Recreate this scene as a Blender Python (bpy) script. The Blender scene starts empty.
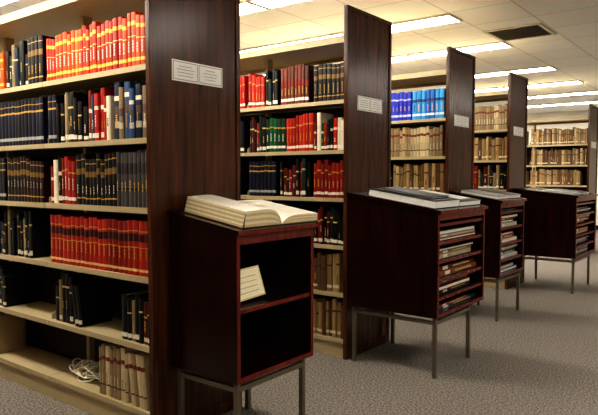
import bpy, math, random
from mathutils import Vector, Matrix
random.seed(11)
D=bpy.data; C=bpy.context; S=C.scene
S.view_settings.view_transform='Standard'
try: S.view_settings.look='High Contrast'
except Exception: 
    try: S.view_settings.look='Standard - High Contrast'
    except Exception: pass
S.view_settings.exposure=0.0

def lin(c):
    r=[]
    for v in c:
        v=v/255.0
        r.append(v/12.92 if v<=0.04045 else ((v+0.055)/1.055)**2.4)
    return (r[0],r[1],r[2],1.0)

# ------------------------------------------------------------ materials
def newmat(name):
    m=D.materials.new(name); m.use_nodes=True
    nt=m.node_tree; b=nt.nodes['Principled BSDF']
    return m,nt,b
def simple(name,col,rough=0.5,metal=0.0,noise=0.12,scale=30):
    m,nt,b=newmat(name)
    n=nt.nodes.new('ShaderNodeTexNoise'); n.inputs['Scale'].default_value=scale; n.inputs['Detail'].default_value=4
    tc=nt.nodes.new('ShaderNodeTexCoord'); nt.links.new(tc.outputs['Object'],n.inputs['Vector'])
    r=nt.nodes.new('ShaderNodeValToRGB'); c=lin(col)
    r.color_ramp.elements[0].position=0.3; r.color_ramp.elements[1].position=0.7
    r.color_ramp.elements[0].color=tuple(v*(1-noise) for v in c[:3])+(1,)
    r.color_ramp.elements[1].color=tuple(min(1,v*(1+noise)) for v in c[:3])+(1,)
    nt.links.new(n.outputs['Fac'],r.inputs['Fac']); nt.links.new(r.outputs['Color'],b.inputs['Base Color'])
    b.inputs['Roughness'].default_value=rough; b.inputs['Metallic'].default_value=metal
    return m
def wood(name,dark,light,rough=0.3,spec=0.5):
    m,nt,b=newmat(name)
    tc=nt.nodes.new('ShaderNodeTexCoord'); mp=nt.nodes.new('ShaderNodeMapping')
    mp.inputs['Scale'].default_value=(14,14,0.9)
    nt.links.new(tc.outputs['Object'],mp.inputs['Vector'])
    n=nt.nodes.new('ShaderNodeTexNoise'); n.inputs['Scale'].default_value=2.2; n.inputs['Detail'].default_value=8; n.inputs['Distortion'].default_value=0.6
    nt.links.new(mp.outputs['Vector'],n.inputs['Vector'])
    r=nt.nodes.new('ShaderNodeValToRGB')
    r.color_ramp.elements[0].position=0.3; r.color_ramp.elements[0].color=lin(dark)
    r.color_ramp.elements[1].position=0.72; r.color_ramp.elements[1].color=lin(light)
    nt.links.new(n.outputs['Fac'],r.inputs['Fac']); nt.links.new(r.outputs['Color'],b.inputs['Base Color'])
    b.inputs['Roughness'].default_value=rough
    b.inputs['Specular IOR Level'].default_value=spec
    return m
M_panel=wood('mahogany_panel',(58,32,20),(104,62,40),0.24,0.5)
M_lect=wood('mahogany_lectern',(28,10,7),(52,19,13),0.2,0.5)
M_littrim=wood('mahogany_lit_trim',(92,30,20),(126,46,30),0.25,0.5)  # reddish wood, brightened to paint in light on the open-side edges
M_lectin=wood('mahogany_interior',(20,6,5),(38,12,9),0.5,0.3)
M_steel=simple('shelf_enamel',(186,170,134),0.45,0,0.04)
M_shade=simple('shelf_shade_sheet',(44,34,27),0.6,0,0.05)  # dark colour stands in for the shade behind the books
M_leg=simple('leg_metal',(122,114,98),0.35,0.5,0.05)
M_card=simple('card_white',(252,251,246),0.5,0,0.01)
M_ink=simple('ink',(150,145,140),0.6,0,0.05)
M_frame=simple('fixture_frame',(215,210,198),0.5,0,0.02)
M_cable=simple('cable_white',(235,228,210),0.45,0,0.03)
M_box=simple('cardboard',(185,160,115),0.8,0,0.08)
M_vent=simple('vent_grey',(150,148,142),0.5,0.0,0.05)

m,nt,b=newmat('book_cloth')
a=nt.nodes.new('ShaderNodeVertexColor'); a.layer_name='Col'
n=nt.nodes.new('ShaderNodeTexNoise'); n.inputs['Scale'].default_value=90; n.inputs['Detail'].default_value=3
tc=nt.nodes.new('ShaderNodeTexCoord'); nt.links.new(tc.outputs['Object'],n.inputs['Vector'])
mr=nt.nodes.new('ShaderNodeMapRange'); mr.inputs['To Min'].default_value=0.8; mr.inputs['To Max'].default_value=1.2
nt.links.new(n.outputs['Fac'],mr.inputs['Value'])
mx=nt.nodes.new('ShaderNodeVectorMath'); mx.operation='SCALE'
nt.links.new(a.outputs['Color'],mx.inputs[0]); nt.links.new(mr.outputs['Result'],mx.inputs['Scale'])
nt.links.new(mx.outputs['Vector'],b.inputs['Base Color']); b.inputs['Roughness'].default_value=0.4
M_book=m

m,nt,b=newmat('carpet_speckled')
tc=nt.nodes.new('ShaderNodeTexCoord')
n=nt.nodes.new('ShaderNodeTexNoise'); n.inputs['Scale'].default_value=90; n.inputs['Detail'].default_value=5; n.inputs['Roughness'].default_value=0.75
nt.links.new(tc.outputs['Object'],n.inputs['Vector'])
r=nt.nodes.new('ShaderNodeValToRGB')
r.color_ramp.elements[0].position=0.40; r.color_ramp.elements[0].color=lin((82,76,70))
r.color_ramp.elements[1].position=0.60; r.color_ramp.elements[1].color=lin((166,158,149))
nt.links.new(n.outputs['Fac'],r.inputs['Fac']); nt.links.new(r.outputs['Color'],b.inputs['Base Color'])
b.inputs['Roughness'].default_value=0.95; b.inputs['Specular IOR Level'].default_value=0.1
bp=nt.nodes.new('ShaderNodeBump'); bp.inputs['Strength'].default_value=0.4; bp.inputs['Distance'].default_value=0.005
nt.links.new(n.outputs['Fac'],bp.inputs['Height']); nt.links.new(bp.outputs['Normal'],b.inputs['Normal'])
M_carpet=m

m,nt,b=newmat('ceiling_tiles')
tc=nt.nodes.new('ShaderNodeTexCoord')
br=nt.nodes.new('ShaderNodeTexBrick'); br.offset=0.0; br.squash=1.0
br.inputs['Scale'].default_value=1.0; br.inputs['Brick Width'].default_value=0.61; br.inputs['Row Height'].default_value=0.61
br.inputs['Mortar Size'].default_value=0.008; br.inputs['Mortar Smooth'].default_value=0.1
br.inputs['Color1'].default_value=lin((248,249,250)); br.inputs['Color2'].default_value=lin((244,245,246)); br.inputs['Mortar'].default_value=lin((216,214,209))
nt.links.new(tc.outputs['Object'],br.inputs['Vector']); nt.links.new(br.outputs['Color'],b.inputs['Base Color'])
b.inputs['Roughness'].default_value=0.9
M_ceil=m
m=simple('wall_paint',(230,226,214),0.85,0,0.03,3); M_wall=m

m,nt,b=newmat('fluorescent_lens')
b.inputs['Base Color'].default_value=(0.9,0.9,0.85,1)
b.inputs['Emission Color'].default_value=(1.0,0.955,0.88,1); b.inputs['Emission Strength'].default_value=23.5
M_lens=m

# ------------------------------------------------------------ mesh builder
class MB:
    def __init__(s): s.v=[];s.f=[];s.c=[];s.m=[]
    def quad(s,pts,col=(1,1,1,1),mi=0):
        i=len(s.v); s.v.extend(pts); s.f.append(tuple(range(i,i+len(pts)))); s.c.append(col); s.m.append(mi)
    def box(s,x0,y0,z0,x1,y1,z1,col=(1,1,1,1),mi=0,M=None):
        p=[(x0,y0,z0),(x1,y0,z0),(x1,y1,z0),(x0,y1,z0),(x0,y0,z1),(x1,y0,z1),(x1,y1,z1),(x0,y1,z1)]
        if M is not None: p=[tuple(M@Vector(q)) for q in p]
        i=len(s.v); s.v.extend(p)
        for f in ((0,3,2,1),(4,5,6,7),(0,1,5,4),(1,2,6,5),(2,3,7,6),(3,0,4,7)):
            s.f.append(tuple(i+k for k in f)); s.c.append(col); s.m.append(mi)
    def prism(s,poly,axis,a0,a1,col=(1,1,1,1),mi=0,M=None):
        def P(q,a): 
            r=(q[0],a,q[1]) if axis=='y' else (a,q[0],q[1])
            return tuple(M@Vector(r)) if M is not None else r
        n=len(poly); i=len(s.v)
        s.v.extend([P(q,a0) for q in poly]); s.v.extend([P(q,a1) for q in poly])
        s.f.append(tuple(i+k for k in range(n))); s.f.append(tuple(i+n+k for k in reversed(range(n))))
        s.c+= [col,col]; s.m+=[mi,mi]
        for k in range(n):
            k2=(k+1)%n
            s.f.append((i+k,i+n+k,i+n+k2,i+k2)); s.c.append(col); s.m.append(mi)
    def build(s,name,mats,parent=None,bevel=0,fix=True):
        me=D.meshes.new(name); me.from_pydata(s.v,[],s.f)
        for mt in mats: me.materials.append(mt)
        me.polygons.foreach_set('material_index',s.m)
        at=me.color_attributes.new('Col','FLOAT_COLOR','CORNER')
        arr=[]
        for p,c in zip(me.polygons,s.c): arr.extend(list(c)*p.loop_total)
        at.data.foreach_set('color',arr)
        me.update()
        o=D.objects.new(name,me); C.collection.objects.link(o)
        if fix:
            import bmesh
            bm=bmesh.new(); bm.from_mesh(me); bmesh.ops.recalc_face_normals(bm,faces=bm.faces); bm.to_mesh(me); bm.free()
        if bevel:
            md=o.modifiers.new('bevel','BEVEL'); md.width=bevel; md.segments=2; md.limit_method='ANGLE'
        if parent: o.parent=parent
        return o
def empty(name,loc=(0,0,0)):
    e=D.objects.new(name,None); C.collection.objects.link(e); e.empty_display_size=0.1
    return e

# ------------------------------------------------------------ room
CEIL=2.81; XA,XB,YA,YB=-8.0,4.5,-3.5,15.5
def slab(name,x0,y0,z0,x1,y1,z1,mat):
    mb=MB(); mb.box(x0,y0,z0,x1,y1,z1); return mb.build(name,[mat])
slab('floor',XA-.1,YA-.1,-.1,XB+.1,YB+.1,0,M_carpet)
slab('ceiling',XA-.1,YA-.1,CEIL,XB+.1,YB+.1,CEIL+.1,M_ceil)
slab('wall_west',XA-.1,YA-.1,0,XA,YB+.1,CEIL,M_wall)
slab('wall_east',XB,YA-.1,0,XB+.1,YB+.1,CEIL,M_wall)
slab('wall_south',XA,YA-.1,0,XB,YA,CEIL,M_wall)
slab('wall_north',XA,YB,0,XB,YB+.1,CEIL,M_wall)
slab('baseboard_north',XA,YB-.015,0,XB,YB,.1,M_lectin)
slab('baseboard_west',XA,YA,0,XA+.015,YB-.015,.1,M_lectin)

# lights
def fixture(x0,x1,y):
    e=empty('ceiling_light')
    mb=MB(); w=.155
    mb.box(x0,y-w,CEIL-.02,x1,y-w+.02,CEIL); mb.box(x0,y+w-.02,CEIL-.02,x1,y+w,CEIL)
    mb.box(x0,y-w+.02,CEIL-.02,x0+.02,y+w-.02,CEIL); mb.box(x1-.02,y-w+.02,CEIL-.02,x1,y+w-.02,CEIL)
    mb.build('frame',[M_frame],e)
    mb=MB(); mb.box(x0+.02,y-w+.02,CEIL-.019,x1-.02,y+w-.02,CEIL-.001)
    mb.build('lens',[M_lens],e)
for y in (-1.8,-.2,1.1,2.6,4.15,5.65,7.15,9.1,10.7,12.2,13.8):
    for k in range(3):
        x1=-2.43-k*1.24
        fixture(x1-1.22,x1,y)
for y in (-1.8,.2,2.2,4.2,6.2,8.2,10.2,12.2):  # unseen east column, added to throw more light on lectern fronts
    fixture(.1,1.32,y)

# vent
e=empty('ceiling_air_vent'); mb=MB()
vx,vy=-2.15,6.7
mb.box(vx-.3,vy-.3,CEIL-.012,vx+.3,vy-.26,CEIL);mb.box(vx-.3,vy+.26,CEIL-.012,vx+.3,vy+.3,CEIL)
mb.box(vx-.3,vy-.26,CEIL-.012,vx-.26,vy+.26,CEIL);mb.box(vx+.26,vy-.26,CEIL-.012,vx+.3,vy+.26,CEIL)
mb.box(vx-.26,vy-.26,CEIL-.003,vx+.26,vy+.26,CEIL-.001,mi=1)
for i in range(11):
    yy=vy-.24+i*.047; mb.prism([(yy,CEIL-.012),(yy+.004,CEIL-.012),(yy+.024,CEIL-.004),(yy+.02,CEIL-.004)],'x',vx-.26,vx+.26,mi=1)
mb.build('grille',[M_frame,M_vent],e)

# ------------------------------------------------------------ book styles
gold=(190,148,66); cream=(215,205,180)
ST={
'orange':([(205,60,16),(216,90,22),(190,42,16),(226,128,36),(212,80,18)],[(.10,.17,(240,200,90)),(.55,.57,(240,200,120)),(.76,.84,(240,180,60))],.235,.024,.034,.009),
'navyset':([(14,20,44),(11,14,30)],[(.10,.17,(170,170,165)),(.70,.74,gold),(.86,.88,gold)],.26,.004,.038,.003),
'blackgold':([(14,11,11),(22,17,15),(40,14,12)],[(.12,.15,gold),(.60,.72,(130,100,44)),(.88,.90,gold)],.25,.018,.036,.008),
'mixdark':([(14,12,16),(26,20,20),(86,20,16),(18,28,54),(26,48,36),(140,32,22),(16,16,20),(150,130,95)],[(.06,.16,(225,220,205)),(.66,.70,(210,185,120))],.23,.05,.032,.013),
'cover':([(40,70,110),(20,30,60),(130,110,80),(20,30,30),(120,40,30),(190,180,160),(50,80,120)],[(.2,.32,(190,180,160)),(.45,.6,(90,70,60)),(.7,.78,(225,215,190))],.265,.028,.038,.014),
'redvol':([(160,28,14),(148,24,12),(170,38,18)],[(.07,.12,(225,190,130)),(.50,.52,gold),(.62,.76,(60,10,8)),(.80,.82,gold)],.262,.006,.040,.004),
'greyset':([(150,146,134),(80,76,76),(180,170,146)],[(.3,.34,(40,40,50)),(.6,.8,(50,46,56))],.27,.01,.03,.006),
'tan':([(144,116,78),(166,140,98),(122,94,62),(182,158,118),(98,72,48)],[(.10,.18,(220,208,180)),(.65,.70,(70,45,32))],.25,.025,.034,.01),
'palepaper':([(186,164,128),(152,130,98),(200,184,148)],[(.2,.23,(90,60,40)),(.7,.78,(120,56,40))],.26,.018,.03,.006),
'blueset':([(36,50,168),(44,62,186),(30,42,146)],[(.12,.2,(190,195,220)),(.7,.76,(180,180,210))],.26,.006,.04,.004),
'cyan':([(30,120,195),(50,146,205),(24,98,172)],[(.12,.2,(220,225,225)),(.6,.7,(30,60,110))],.26,.006,.045,.004),
'green':([(16,66,38),(20,84,48),(12,44,30)],[(.10,.18,(225,220,205)),(.7,.74,gold)],.25,.012,.034,.006),
'brights':([(170,34,20),(24,40,94),(220,208,185),(16,14,14),(200,150,40),(26,94,60),(136,30,18)],[(.06,.16,(230,226,212)),(.6,.68,(225,215,190))],.23,.045,.028,.01),
'whitebrown':([(210,194,160),(84,32,16),(196,174,140),(114,50,26)],[(.45,.62,(130,28,18)),(.08,.16,(230,225,210))],.27,.008,.03,.004),
'redset':([(166,26,16),(136,22,14),(190,46,24)],[(.08,.16,(228,222,205)),(.7,.74,gold)],.245,.024,.032,.008),
}
def jit(c,a=.10):
    k=1+random.uniform(-a,a); return tuple(min(255,max(0,v*k)) for v in c)
def book(mb,x,yf,sgn,z,t,h,d,base,bands,lean=0.0,detail=True,title=None):
    ca,sa=math.cos(lean),math.sin(lean)
    def P(a,b,c):
        aa=a*ca+c*sa; cc=-a*sa+c*ca
        if lean>0: cc+=t*sa
        return (x+aa,yf+sgn*b,z+cc)
    B=lin(base)
    prof=[(0,.007),(.14*t,.002),(.5*t,0),(.86*t,.002),(t,.007)] if detail else [(0,.004),(t,.004)]
    zs=[0]; cs=[]
    for (b0,b1,cc) in sorted(bands):
        cs.append(B); zs.append(b0*h); cs.append(lin(cc)); zs.append(b1*h)
    cs.append(B); zs.append(h)
    for k in range(len(zs)-1):
        for j in range(len(prof)-1):
            (a0,b0),(a1,b1)=prof[j],prof[j+1]
            mb.quad([P(a0,b0,zs[k]),P(a1,b1,zs[k]),P(a1,b1,zs[k+1]),P(a0,b0,zs[k+1])],cs[k])
    if detail and title:
        lum=sum(base); tcol=lin((60,40,30)) if lum>420 else lin(title[0])
        zc=title[1]*h; w_=title[3]*t
        while zc<title[2]*h:
            hh=random.uniform(.004,.016)
            mb.quad([P(.5*t-w_,-.0006,zc),P(.5*t+w_,-.0006,zc),P(.5*t+w_,-.0006,zc+hh),P(.5*t-w_,-.0006,zc+hh)],tcol)
            zc+=hh+.003
    s=prof[0][1]
    mb.quad([P(0,s,0),P(0,d,0),P(0,d,h),P(0,s,h)],B); mb.quad([P(t,s,0),P(t,d,0),P(t,d,h),P(t,s,h)],B)
    ct=min(.003,t*.15)
    mb.quad([P(0,s,h),P(ct,s,h),P(ct,d,h),P(0,d,h)],B); mb.quad([P(t-ct,s,h),P(t,s,h),P(t,d,h),P(t-ct,d,h)],B)
    if detail: mb.quad([P(a,b,h) for a,b in prof]+[P(t,.012,h),P(0,.012,h)],B)
    pc=lin((205,190,155))
    mb.quad([P(ct,.01,h-.004),P(t-ct,.01,h-.004),P(t-ct,d-.004,h-.004),P(ct,d-.004,h-.004)],pc)
    mb.quad([P(ct,d-.004,0.001),P(t-ct,d-.004,0.001),P(t-ct,d-.004,h-.004),P(ct,d-.004,h-.004)],pc)
TC=[(205,165,90),(215,208,190),(190,150,70)]
def newtitle():
    a=random.uniform(.2,.34)
    return (random.choice(TC),a,a+random.uniform(.12,.24),random.uniform(.07,.15))
def fill(mb,x0,x1,yf,sgn,z,style,detail=True,maxh=.30,endlean=False):
    bases,bands,h0,hv,t0,tv=ST[style]
    x=x0; bi=random.randrange(len(bases))
    perbook = style in ('mixdark','brights','cover','tan')
    st_title=newtitle()
    while True:
        t=t0+random.uniform(-tv,tv)
        if x+t>x1: break
        h=min(maxh,h0+random.uniform(-hv,hv))
        if perbook or random.random()<.35: bi=random.randrange(len(bases))
        last = x+t+t0+tv>x1
        if (last or x==x0) and style=='mixdark': bi=0
        bb=[b for b in bands if (not perbook) or random.random()<.75]
        if perbook:
            o=random.uniform(-.04,.06); bb=[(max(0.01,b[0]+(o if b[0]>.3 else 0)),min(.98,b[1]+(o if b[0]>.3 else 0)),b[2]) for b in bb]
        off=random.uniform(0,.02) if perbook else random.uniform(0,.005)
        ti=(newtitle() if random.random()<.6 else None) if perbook else (st_title if style!='navyset' else None)
        book(mb,x,yf+sgn*(.012+off),sgn,z,t,h,random.uniform(.17,.21),jit(bases[bi]),bb,0,detail,ti)
        x+=t+random.uniform(.0006,.0016)
    if endlean:
        for q in range(2):
            t=t0; h=h0-.01
            book(mb,x+.045+q*(t+.002),yf+sgn*.014,sgn,z,t,h,.19,jit(bases[0]),bands[:1],-.17,detail)
    return x

LV=[.13,.45,.78,1.11,1.44,1.78]; CAN=2.19
PX=-2.236; TH=.03; BAY=.915; PH=2.4; W=.6
def bookshelf(Y0,nb,content,first=False):
    e=empty('library_bookshelf')
    x1=PX-TH-.001; y0=Y0+.015; y1=Y0+W-.015; ym=(y0+y1)/2
    mb=MB()
    for b in range(nb+1):
        xp=x1-b*BAY
        xa,xb=(xp-.03,xp) if b==0 else ((xp,xp+.03) if b==nb else (xp-.015,xp+.015))
        mb.box(xa,ym-.03,0,xb,ym+.03,CAN)
    xl=x1-nb*BAY
    mb.box(xl,y0+.012,0.0,x1,y0+.03,.10); mb.box(xl,y1-.03,0.0,x1,y1-.012,.10)
    for b in range(nb):
        xa=x1-(b+1)*BAY+.003; xb=x1-b*BAY-.003
        mb.box(xa+.03,ym-.004,.131,xb-.03,ym+.004,1.76,mi=1)  # added dark divider, stops see-through light and deepens shade between shelves
        for li,z in enumerate(LV):
            for (ya,yb,s) in ((y0,ym-.032,1),(ym+.032,y1,-1)):
                mb.box(xa,ya,z-.012,xb,yb,z-.001)
                yy=ya if s==1 else yb
                mb.box(xa,min(yy,yy+s*.006),z-.028,xb,max(yy,yy+s*.006),z-.012)
                if li:
                    yi=yb if s==1 else ya
                    for xk in (xa,xb-.003):
                        mb.prism([(yy+s*.03,z),(yi,z),(yi,z+.16),(yy+s*.16,z+.10),(yy+s*.03,z+.03)],'x',xk,xk+.003)
    mb.box(xl,y0-.0,CAN,x1,y1,CAN+.018)
    mb.box(xl,y0,CAN-.03,x1,y0+.008,CAN); mb.box(xl,y1-.008,CAN-.03,x1,y1,CAN)
    mb.build('steel_frame',[M_steel,M_shade],e)
    mb=MB()
    mb.box(PX-TH,Y0+.0,0.0,PX-.008,Y0+W,PH)
    ew=.028
    mb.box(PX-.008,Y0,0,PX,Y0+ew,PH); mb.box(PX-.008,Y0+W-ew,0,PX,Y0+W,PH)
    mb.box(PX-.008,Y0+ew,PH-ew,PX,Y0+W-ew,PH); mb.box(PX-.008,Y0+ew,0,PX,Y0+W-ew,.06)
    mb.build('end_panel',[M_panel],e,bevel=.002)
    mb=MB(); sy0=Y0+.135; zc=1.765
    sx=PX-.008
    mb.box(sx,sy0,zc-.05,sx+.004,sy0+.335,zc+.05,mi=1)
    for k in range(2):
        a=sy0+.006+k*.165
        for (ya,yb,za,zb_) in ((a,a+.158,zc+.040,zc+.043),(a,a+.158,zc-.043,zc-.040),(a,a+.003,zc-.04,zc+.04),(a+.155,a+.158,zc-.04,zc+.04)):
            mb.box(sx+.004,ya,za,sx+.0046,yb,zb_,mi=2)
        for r in range(4):
            L=random.uniform(.06,.115); zz=zc+.022-r*.015
            c0=a+.079-L/2
            mb.box(sx+.004,c0,zz-.0012,sx+.0046,c0+L,zz+.0012,mi=2)
    mb.build('range_sign',[M_frame,M_card,M_ink],e)
    mb=MB()
    for b in range(nb):
        xa=x1-(b+1)*BAY+.02; xb=x1-b*BAY-.008; wd=xb-xa
        for li,z in enumerate(LV):
            key=(b,li)
            if key in content: segs=content[key]
            else: segs=[(0,random.uniform(.75,1),random.choice(content['default']))]
            for sg in segs:
                u0,u1,st=sg[:3]
                fill(mb,xa+u0*wd,xa+u1*wd,y0,1,z,st,detail=True,endlean=len(sg)>3)
            fill(mb,xa,xa+wd*random.uniform(.6,.98),y1,-1,z,random.choice(content['default']),detail=False)
    for ex in content.get('lean',[]):
        b,li,u,st,n,ln=ex
        xa=x1-(b+1)*BAY+.02; wd=BAY-.04
        bases,bands,h0,hv,t0,tv=ST[st]
        x=xa+u*wd
        for i in range(n):
            t=t0; book(mb,x,y0+.012,1,LV[li],t,h0,.19,jit(bases[i%len(bases)]),bands,ln); x+=t/math.cos(ln)+.001
    mb.build('library_books',[M_book],None,fix=False)
    return e

c1={'default':['mixdark','blackgold','navyset'],
 (0,5):[(0,1,'orange')],
 (1,5):[(0,.5,'orange'),(.5,.8,'mixdark'),(.8,1,'blackgold')],
 (0,4):[(0,.10,'navyset'),(.10,.42,'mixdark'),(.42,.66,'brights'),(.66,1,'cover')],
 (1,4):[(0,1,'navyset')],
 (0,3):[(0,.14,'brights'),(.14,.30,'redset'),(.30,.70,'blackgold'),(.70,1,'greyset')],
 (1,3):[(0,.5,'navyset'),(.5,1,'blackgold')],
 (0,2):[(0,1,'redvol')],
 (1,2):[(0,.6,'mixdark'),(.6,.8,'mixdark')],
 (0,1):[(.02,.22,'mixdark',1),(.72,1,'mixdark')],
 (1,1):[(0,.45,'mixdark')],
 (0,0):[(.50,.78,'palepaper')],
 (1,0):[(0,.3,'tan')],
 'lean':[(0,0,.82,'palepaper',4,-.12)],
}
c2={'default':['tan','mixdark','brights'],
 (0,5):[(0,.20,'redset'),(.20,.34,'mixdark'),(.36,.68,'whitebrown'),(.70,1,'blackgold')],
 (0,4):[(0,.2,'mixdark'),(.2,.42,'green'),(.42,.7,'redset'),(.7,1,'brights')],
 (0,3):[(.0,.35,'navyset'),(.35,.7,'mixdark'),(.7,1,'redset')],
 (0,2):[(.0,.3,'brights',1),(.6,1,'mixdark')],
 (0,1):[(.4,.95,'tan')],(0,0):[(.3,1,'tan')],
 (1,5):[(0,1,'redset')],(1,4):[(0,1,'mixdark')],
}
c3={'default':['tan','palepaper','tan','mixdark'],
 (0,5):[(0,.62,'blueset'),(.62,1,'cyan')],(0,4):[(0,1,'palepaper')],(0,3):[(0,.4,'mixdark'),(.4,1,'tan')],
 (1,5):[(0,1,'blueset')]}
c4={'default':['tan','palepaper','tan'],(0,5):[(0,1,'palepaper')],(0,4):[(0,1,'tan')],(0,3):[(0,1,'mixdark')]}
c5={'default':['tan','palepaper','tan'],(0,5):[(0,1,'tan')],(0,4):[(0,1,'tan')],(0,3):[(0,.9,'tan')],(0,2):[(0,1,'redset')]}
c0={'default':['tan','mixdark','brights','navyset']}
PY=[1.785,3.43,5.068,6.69,10.49]
for y,c,nb in ((.15,c0,3),(PY[0],c1,3),(PY[1],c2,3),(PY[2],c3,3),(PY[3],c4,3),(PY[4],c5,4)):
    bookshelf(y,nb,c)

e=empty('cardboard_box'); mb=MB()
mb.box(-3.95,3.6,CAN+.019,-3.7,3.85,CAN+.15); mb.box(-3.955,3.595,CAN+.12,-3.695,3.855,CAN+.155)
mb.build('carton',[M_box],e,bevel=.003)

# ------------------------------------------------------------ lecterns
def lectern(Y0,wid,dep,zb,ztf,ztb,shelves,legdx=.03,legwid=None,overh=.02):
    e=empty('reference_lectern')
    xb=PX+.002; xf=xb+dep; t=.02
    mb=MB()
    side=[(xb,zb),(xf,zb),(xf,ztf),(xb,ztb)]
    mb.prism(side,'y',Y0,Y0+t); mb.prism(side,'y',Y0+wid-t,Y0+wid)
    mb.box(xb,Y0+t,zb,xf-.001,Y0+wid-t,zb+.025)
    for (ya,yb,za,zz) in ((Y0,Y0+t,zb,ztf),(Y0+wid-t,Y0+wid,zb,ztf),(Y0+t,Y0+wid-t,zb,zb+.025),(Y0+t,Y0+wid-t,ztf-.045,ztf)):
        mb.box(xf,ya,za,xf+.003,yb,zz-.001,mi=1)
    mb.build('side_panels',[M_lect,M_littrim],e)
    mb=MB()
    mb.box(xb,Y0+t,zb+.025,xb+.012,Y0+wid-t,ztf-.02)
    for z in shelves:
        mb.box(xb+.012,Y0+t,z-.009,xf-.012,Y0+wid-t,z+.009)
        mb.box(xf-.012,Y0+t,z-.010,xf-.004,Y0+wid-t,z+.010,mi=1)  # shelf front edge in the wood painted as lit
    mb.build('inner_shelves',[M_lectin,M_littrim],e)
    mb=MB()
    sl=(ztf-ztb)/dep; xo=xf+overh
    zo=ztf+sl*overh
    mb.prism([(xb,ztb),(xo,zo),(xo,zo+.022),(xb,ztb+.022)],'y',Y0-overh*.6,Y0+wid+overh*.6)
    mb.prism([(xf-.02,ztf-.045),(xf,ztf-.045),(xf,ztf),(xf-.02,ztf)],'y',Y0+t,Y0+wid-t)
    mb.box(xo,Y0-overh*.6,zo+.001,xo+.003,Y0+wid+overh*.6,zo+.021,mi=1)
    mb.build('sloped_top',[M_lect,M_littrim],e)
    mb=MB(); s=.024; lw=legwid or wid-.06
    xs=(xb+.035,xf-.012-s); ys=(Y0+.012,Y0+.012+lw-s)
    for x in xs:
        for y in ys: mb.box(x,y,0,x+s,y+s,zb-.0005)
    for y in ys: mb.box(xs[0]+s,y,zb-.045,xs[1],y+s,zb-.045+s)
    for x in xs: mb.box(x,ys[0]+s,zb-.045,x+s,ys[1],zb-.045+s)
    mb.build('metal_legs',[M_leg],e,bevel=.002)
    L=math.hypot(dep,ztf-ztb)
    v=Vector((dep/L,0,(ztf-ztb)/L)); u=Vector((0,1,0)); n=v.cross(u); 
    if n.z<0: n=-n
    o=Vector((xb,Y0,ztb+.022))
    M=Matrix(((v.x,u.x,n.x,o.x),(v.y,u.y,n.y,o.y),(v.z,u.z,n.z,o.z),(0,0,0,1)))
    return M,xb,xf
def flatbook(mb,x0,y0,z0,dx,dy,t,cover,pages=(225,218,200),M=None,rot=0,spine='x+'):
    R=Matrix.Translation((x0+dx/2,y0+dy/2,z0))@Matrix.Rotation(rot,4,'Z')
    if M is not None: R=M@R
    c=lin(cover); p=lin(pages); k=.0035; a,b=dx/2,dy/2
    mb.box(-a,-b,0,a,b,k,c,0,R); mb.box(-a,-b,t-k,a,b,t,c,0,R)
    i=.004
    if spine=='x+':
        mb.box(-a+i,-b+i,k,a-k,b-i,t-k,p,0,R); mb.box(a-k,-b,k,a,b,t-k,c,0,R)
        mb.box(a,-b*.7,k,a+.0006,-b*.45,t-k,lin((225,220,205)),0,R); mb.box(a,-b*.2,t*.35,a+.0006,b*.7,t*.65,lin((200,180,120)),0,R)
    else: mb.box(-a+i,-b+i,k,a-i,b-i,t-k,p,0,R)

# lectern 1 (small)
M1,xb,xf=lectern(1.885,.556,.44,.35,1.006,1.075,[.665])
mb=MB(); N=14
wl,wr=.26,.28; vc=.245; hv=.19; yc=.32; HL,HR=.085,.045
def prof(side,N=14):
    hmax=HL if side<0 else HR
    return [(i/N,hmax*(1-math.exp(-i/N*7))*(1.0-.18*i/N)+.006) for i in range(N+1)]
def page(side,w,col):
    P=prof(side); 
    q=lambda x,y,z: tuple(M1@Vector((x,y,z)))
    for i in range(N):
        (s0,h0),(s1,h1)=P[i],P[i+1]
        y0=yc+side*s0*w; y1=yc+side*s1*w
        mb.quad([q(vc-hv,y0,h0),q(vc+hv,y0,h0),q(vc+hv,y1,h1),q(vc-hv,y1,h1)],col,0)
        for xx in (vc-hv,vc+hv):
            K=6
            for k in range(K):
                f0,f1=k/K,(k+1)/K
                cc=lin((236,222,188)) if k%2 else lin((212,194,152))
                mb.quad([q(xx,y0,.004+(h0-.004)*f0),q(xx,y1,.004+(h1-.004)*f0),q(xx,y1,.004+(h1-.004)*f1),q(xx,y0,.004+(h0-.004)*f1)],cc,0)
    h=P[-1][1]; ye=yc+side*w
    K=8
    for k in range(K):
        f0,f1=k/K,(k+1)/K
        cc=lin((238,226,192)) if k%2 else lin((208,190,150))
        mb.quad([q(vc-hv,ye+side*.012*(1-f0),.004+(h-.004)*f0),q(vc+hv,ye+side*.012*(1-f0),.004+(h-.004)*f0),q(vc+hv,ye+side*.012*(1-f1),.004+(h-.004)*f1),q(vc-hv,ye+side*.012*(1-f1),.004+(h-.004)*f1)],cc,0)
    for colk in range(2):
        for r in range(24):
            x=vc-hv+.025+r*.0135
            a=.16+colk*.42; bnd=a+.34
            for (sa,sb) in ((a,a+.17),(a+.17,bnd)):
                def hh(s): return (HL if side<0 else HR)*(1-math.exp(-s*7))*(1-.18*s)+.0068
                mb.quad([q(x,yc+side*sa*w,hh(sa)),q(x+.003,yc+side*sa*w,hh(sa)),q(x+.003,yc+side*sb*w,hh(sb)),q(x,yc+side*sb*w,hh(sb))],lin((215,207,188)),0)
page(-1,wl,lin((250,244,228))); page(1,wr,lin((250,245,230)))
mb.box(vc-hv-.006,yc-wl-.02,0.0005,vc+hv+.006,yc+wl+.02,.004,lin((60,30,24)),0,M1)
mb.build('open_dictionary',[M_book],fix=False)
mb=MB()
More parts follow.
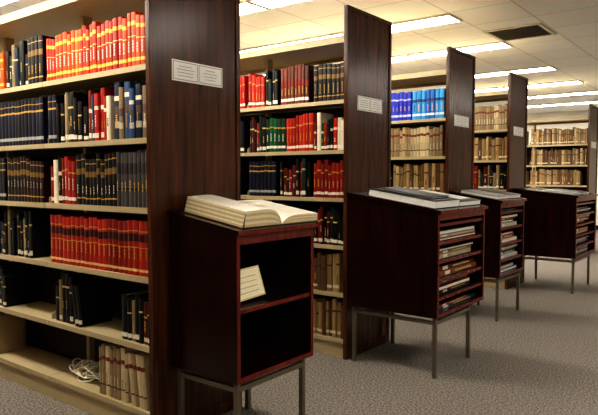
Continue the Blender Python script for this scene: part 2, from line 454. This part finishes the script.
R=Matrix.Translation((xf-.10,1.885+.03,.6765))@Matrix.Rotation(-.30,4,'Y')@Matrix.Rotation(.05,4,'X')
mb.box(0,0,0.0,.012,.27,.145,lin((226,206,156)),0,R)
mb.box(.0125,.01,.008,.0135,.26,.137,lin((250,240,204)),0,R)
for k in range(4): mb.box(.0135,.03,.03+k*.024,.0139,.23,.033+k*.024,lin((190,170,130)),0,R)
mb.build('paper_booklet',[M_book],fix=True)

cols=[(120,46,28),(22,36,70),(100,22,16),(20,16,18),(190,176,152),(20,60,66),(130,78,32),(36,36,40),(110,28,20),(160,148,132)]
cols2=[(34,70,130),(150,64,26),(190,185,172),(26,86,108),(120,28,20),(170,162,148),(50,50,58),(26,42,90),(160,120,44)]
def stacks(Y0,wid,xf,shelves,zb,zt,pal=cols):
    mb=MB(); zs=[zb+.026]+[z+.0105 for z in shelves]; tops=[z-.010 for z in shelves]+[zt]
    for z,zt_ in zip(zs,tops):
        room=(zt_-z-.004)*random.uniform(.55,.97); zz=z+.0005
        while room>.014:
            t=min(random.uniform(.016,.032),room)
            dy=random.uniform(.46,.64)*(wid/.75); 
            y=Y0+.03+random.uniform(0,max(.01,wid-.07-dy)); dx=random.uniform(.26,.34)
            flatbook(mb,xf-.03-dx-random.uniform(0,.04),y,zz,dx,dy,t,random.choice(pal),spine=random.choice(['x+','x+','x+','none']))
            zz+=t+.0006; room-=t+.0006
    mb.build('reference_atlases',[M_book],fix=True)
zb=.38
sh=[zb+.115*k for k in (1,2,3,4,5)]
M2,xb,xf=lectern(3.43,.77,.66,zb,1.03,1.13,sh,legwid=.56)
stacks(3.43,.77,xf,sh,zb,.985)
mb=MB()
# dark ring binder lying open: boards, thick white leaves on both sides
flatbook(mb,.16,.005,.001,.48,.38,.050,(18,17,19),(246,244,238),M=M2,spine='none')
flatbook(mb,.16,.392,.001,.48,.37,.036,(22,21,23),(246,244,238),M=M2,spine='none')
flatbook(mb,.20,.05,.052,.38,.29,.012,(30,29,31),(246,244,238),M=M2,rot=.05,spine='none')
mb.box(.22,.43,.0366,.58,.72,.0385,lin((205,202,196)),0,M2)
mb.build('reference_binders',[M_book])
zb=.38; sh=[zb+.14*k for k in (1,2,3,4)]
M3,xb,xf=lectern(5.13,.64,.45,zb,1.03,1.10,sh)
stacks(5.13,.64,xf,sh,zb,.975,cols2)
mb=MB()
flatbook(mb,.08,.02,.001,.34,.28,.026,(150,148,146),(235,232,225),M=M3,spine='none')
flatbook(mb,.09,.32,.001,.34,.29,.034,(60,58,62),(235,232,225),M=M3,spine='none')
mb.build('reference_binders',[M_book])
zb=.38; sh=[zb+.115*k for k in (1,2,3,4,5)]
M4,xb,xf=lectern(6.84,.92,.66,zb,1.03,1.10,sh,legwid=.74)
stacks(6.84,.92,xf,sh,zb,.985,cols2)
mb=MB()
flatbook(mb,.30,.05,.001,.32,.34,.018,(130,126,120),(235,232,225),M=M4,spine='none')
flatbook(mb,.28,.42,.001,.34,.36,.018,(60,56,56),(235,232,225),M=M4,spine='none')
mb.build('reference_binders',[M_book])

cu=D.curves.new('cable_bundle','CURVE'); cu.dimensions='3D'; cu.bevel_depth=.004; cu.bevel_resolution=2
for k in range(9):
    sp=cu.splines.new('BEZIER'); n=8; sp.bezier_points.add(n-1)
    cx=-3.0+random.uniform(-.08,.16); cy=PY[0]+.15+random.uniform(-.02,.02); rr=random.uniform(.04,.08)
    for i in range(n):
        a=i*1.25+k
        bpt=sp.bezier_points[i]
        bpt.co=(cx+rr*1.5*math.cos(a)+i*.008,cy+rr*math.sin(a),.138+.010*(k%5)+.05*max(0,math.sin(a*1.7+k)))
        bpt.handle_left_type=bpt.handle_right_type='AUTO'
o=D.objects.new('cable_bundle',cu); C.collection.objects.link(o); cu.materials.append(M_cable)

# ------------------------------------------------------------ world, camera
w=D.worlds.new('World'); S.world=w; w.use_nodes=True
w.node_tree.nodes['Background'].inputs[0].default_value=(.5,.45,.38,1); w.node_tree.nodes['Background'].inputs[1].default_value=.2
cam=D.cameras.new('Camera'); co=D.objects.new('Camera',cam); C.collection.objects.link(co)
cam.sensor_width=36; cam.lens=36*604/598; cam.clip_start=.05
co.location=(0,0,1.26); co.rotation_euler=(math.radians(90-2.985),0,math.radians(37.65))
S.camera=co
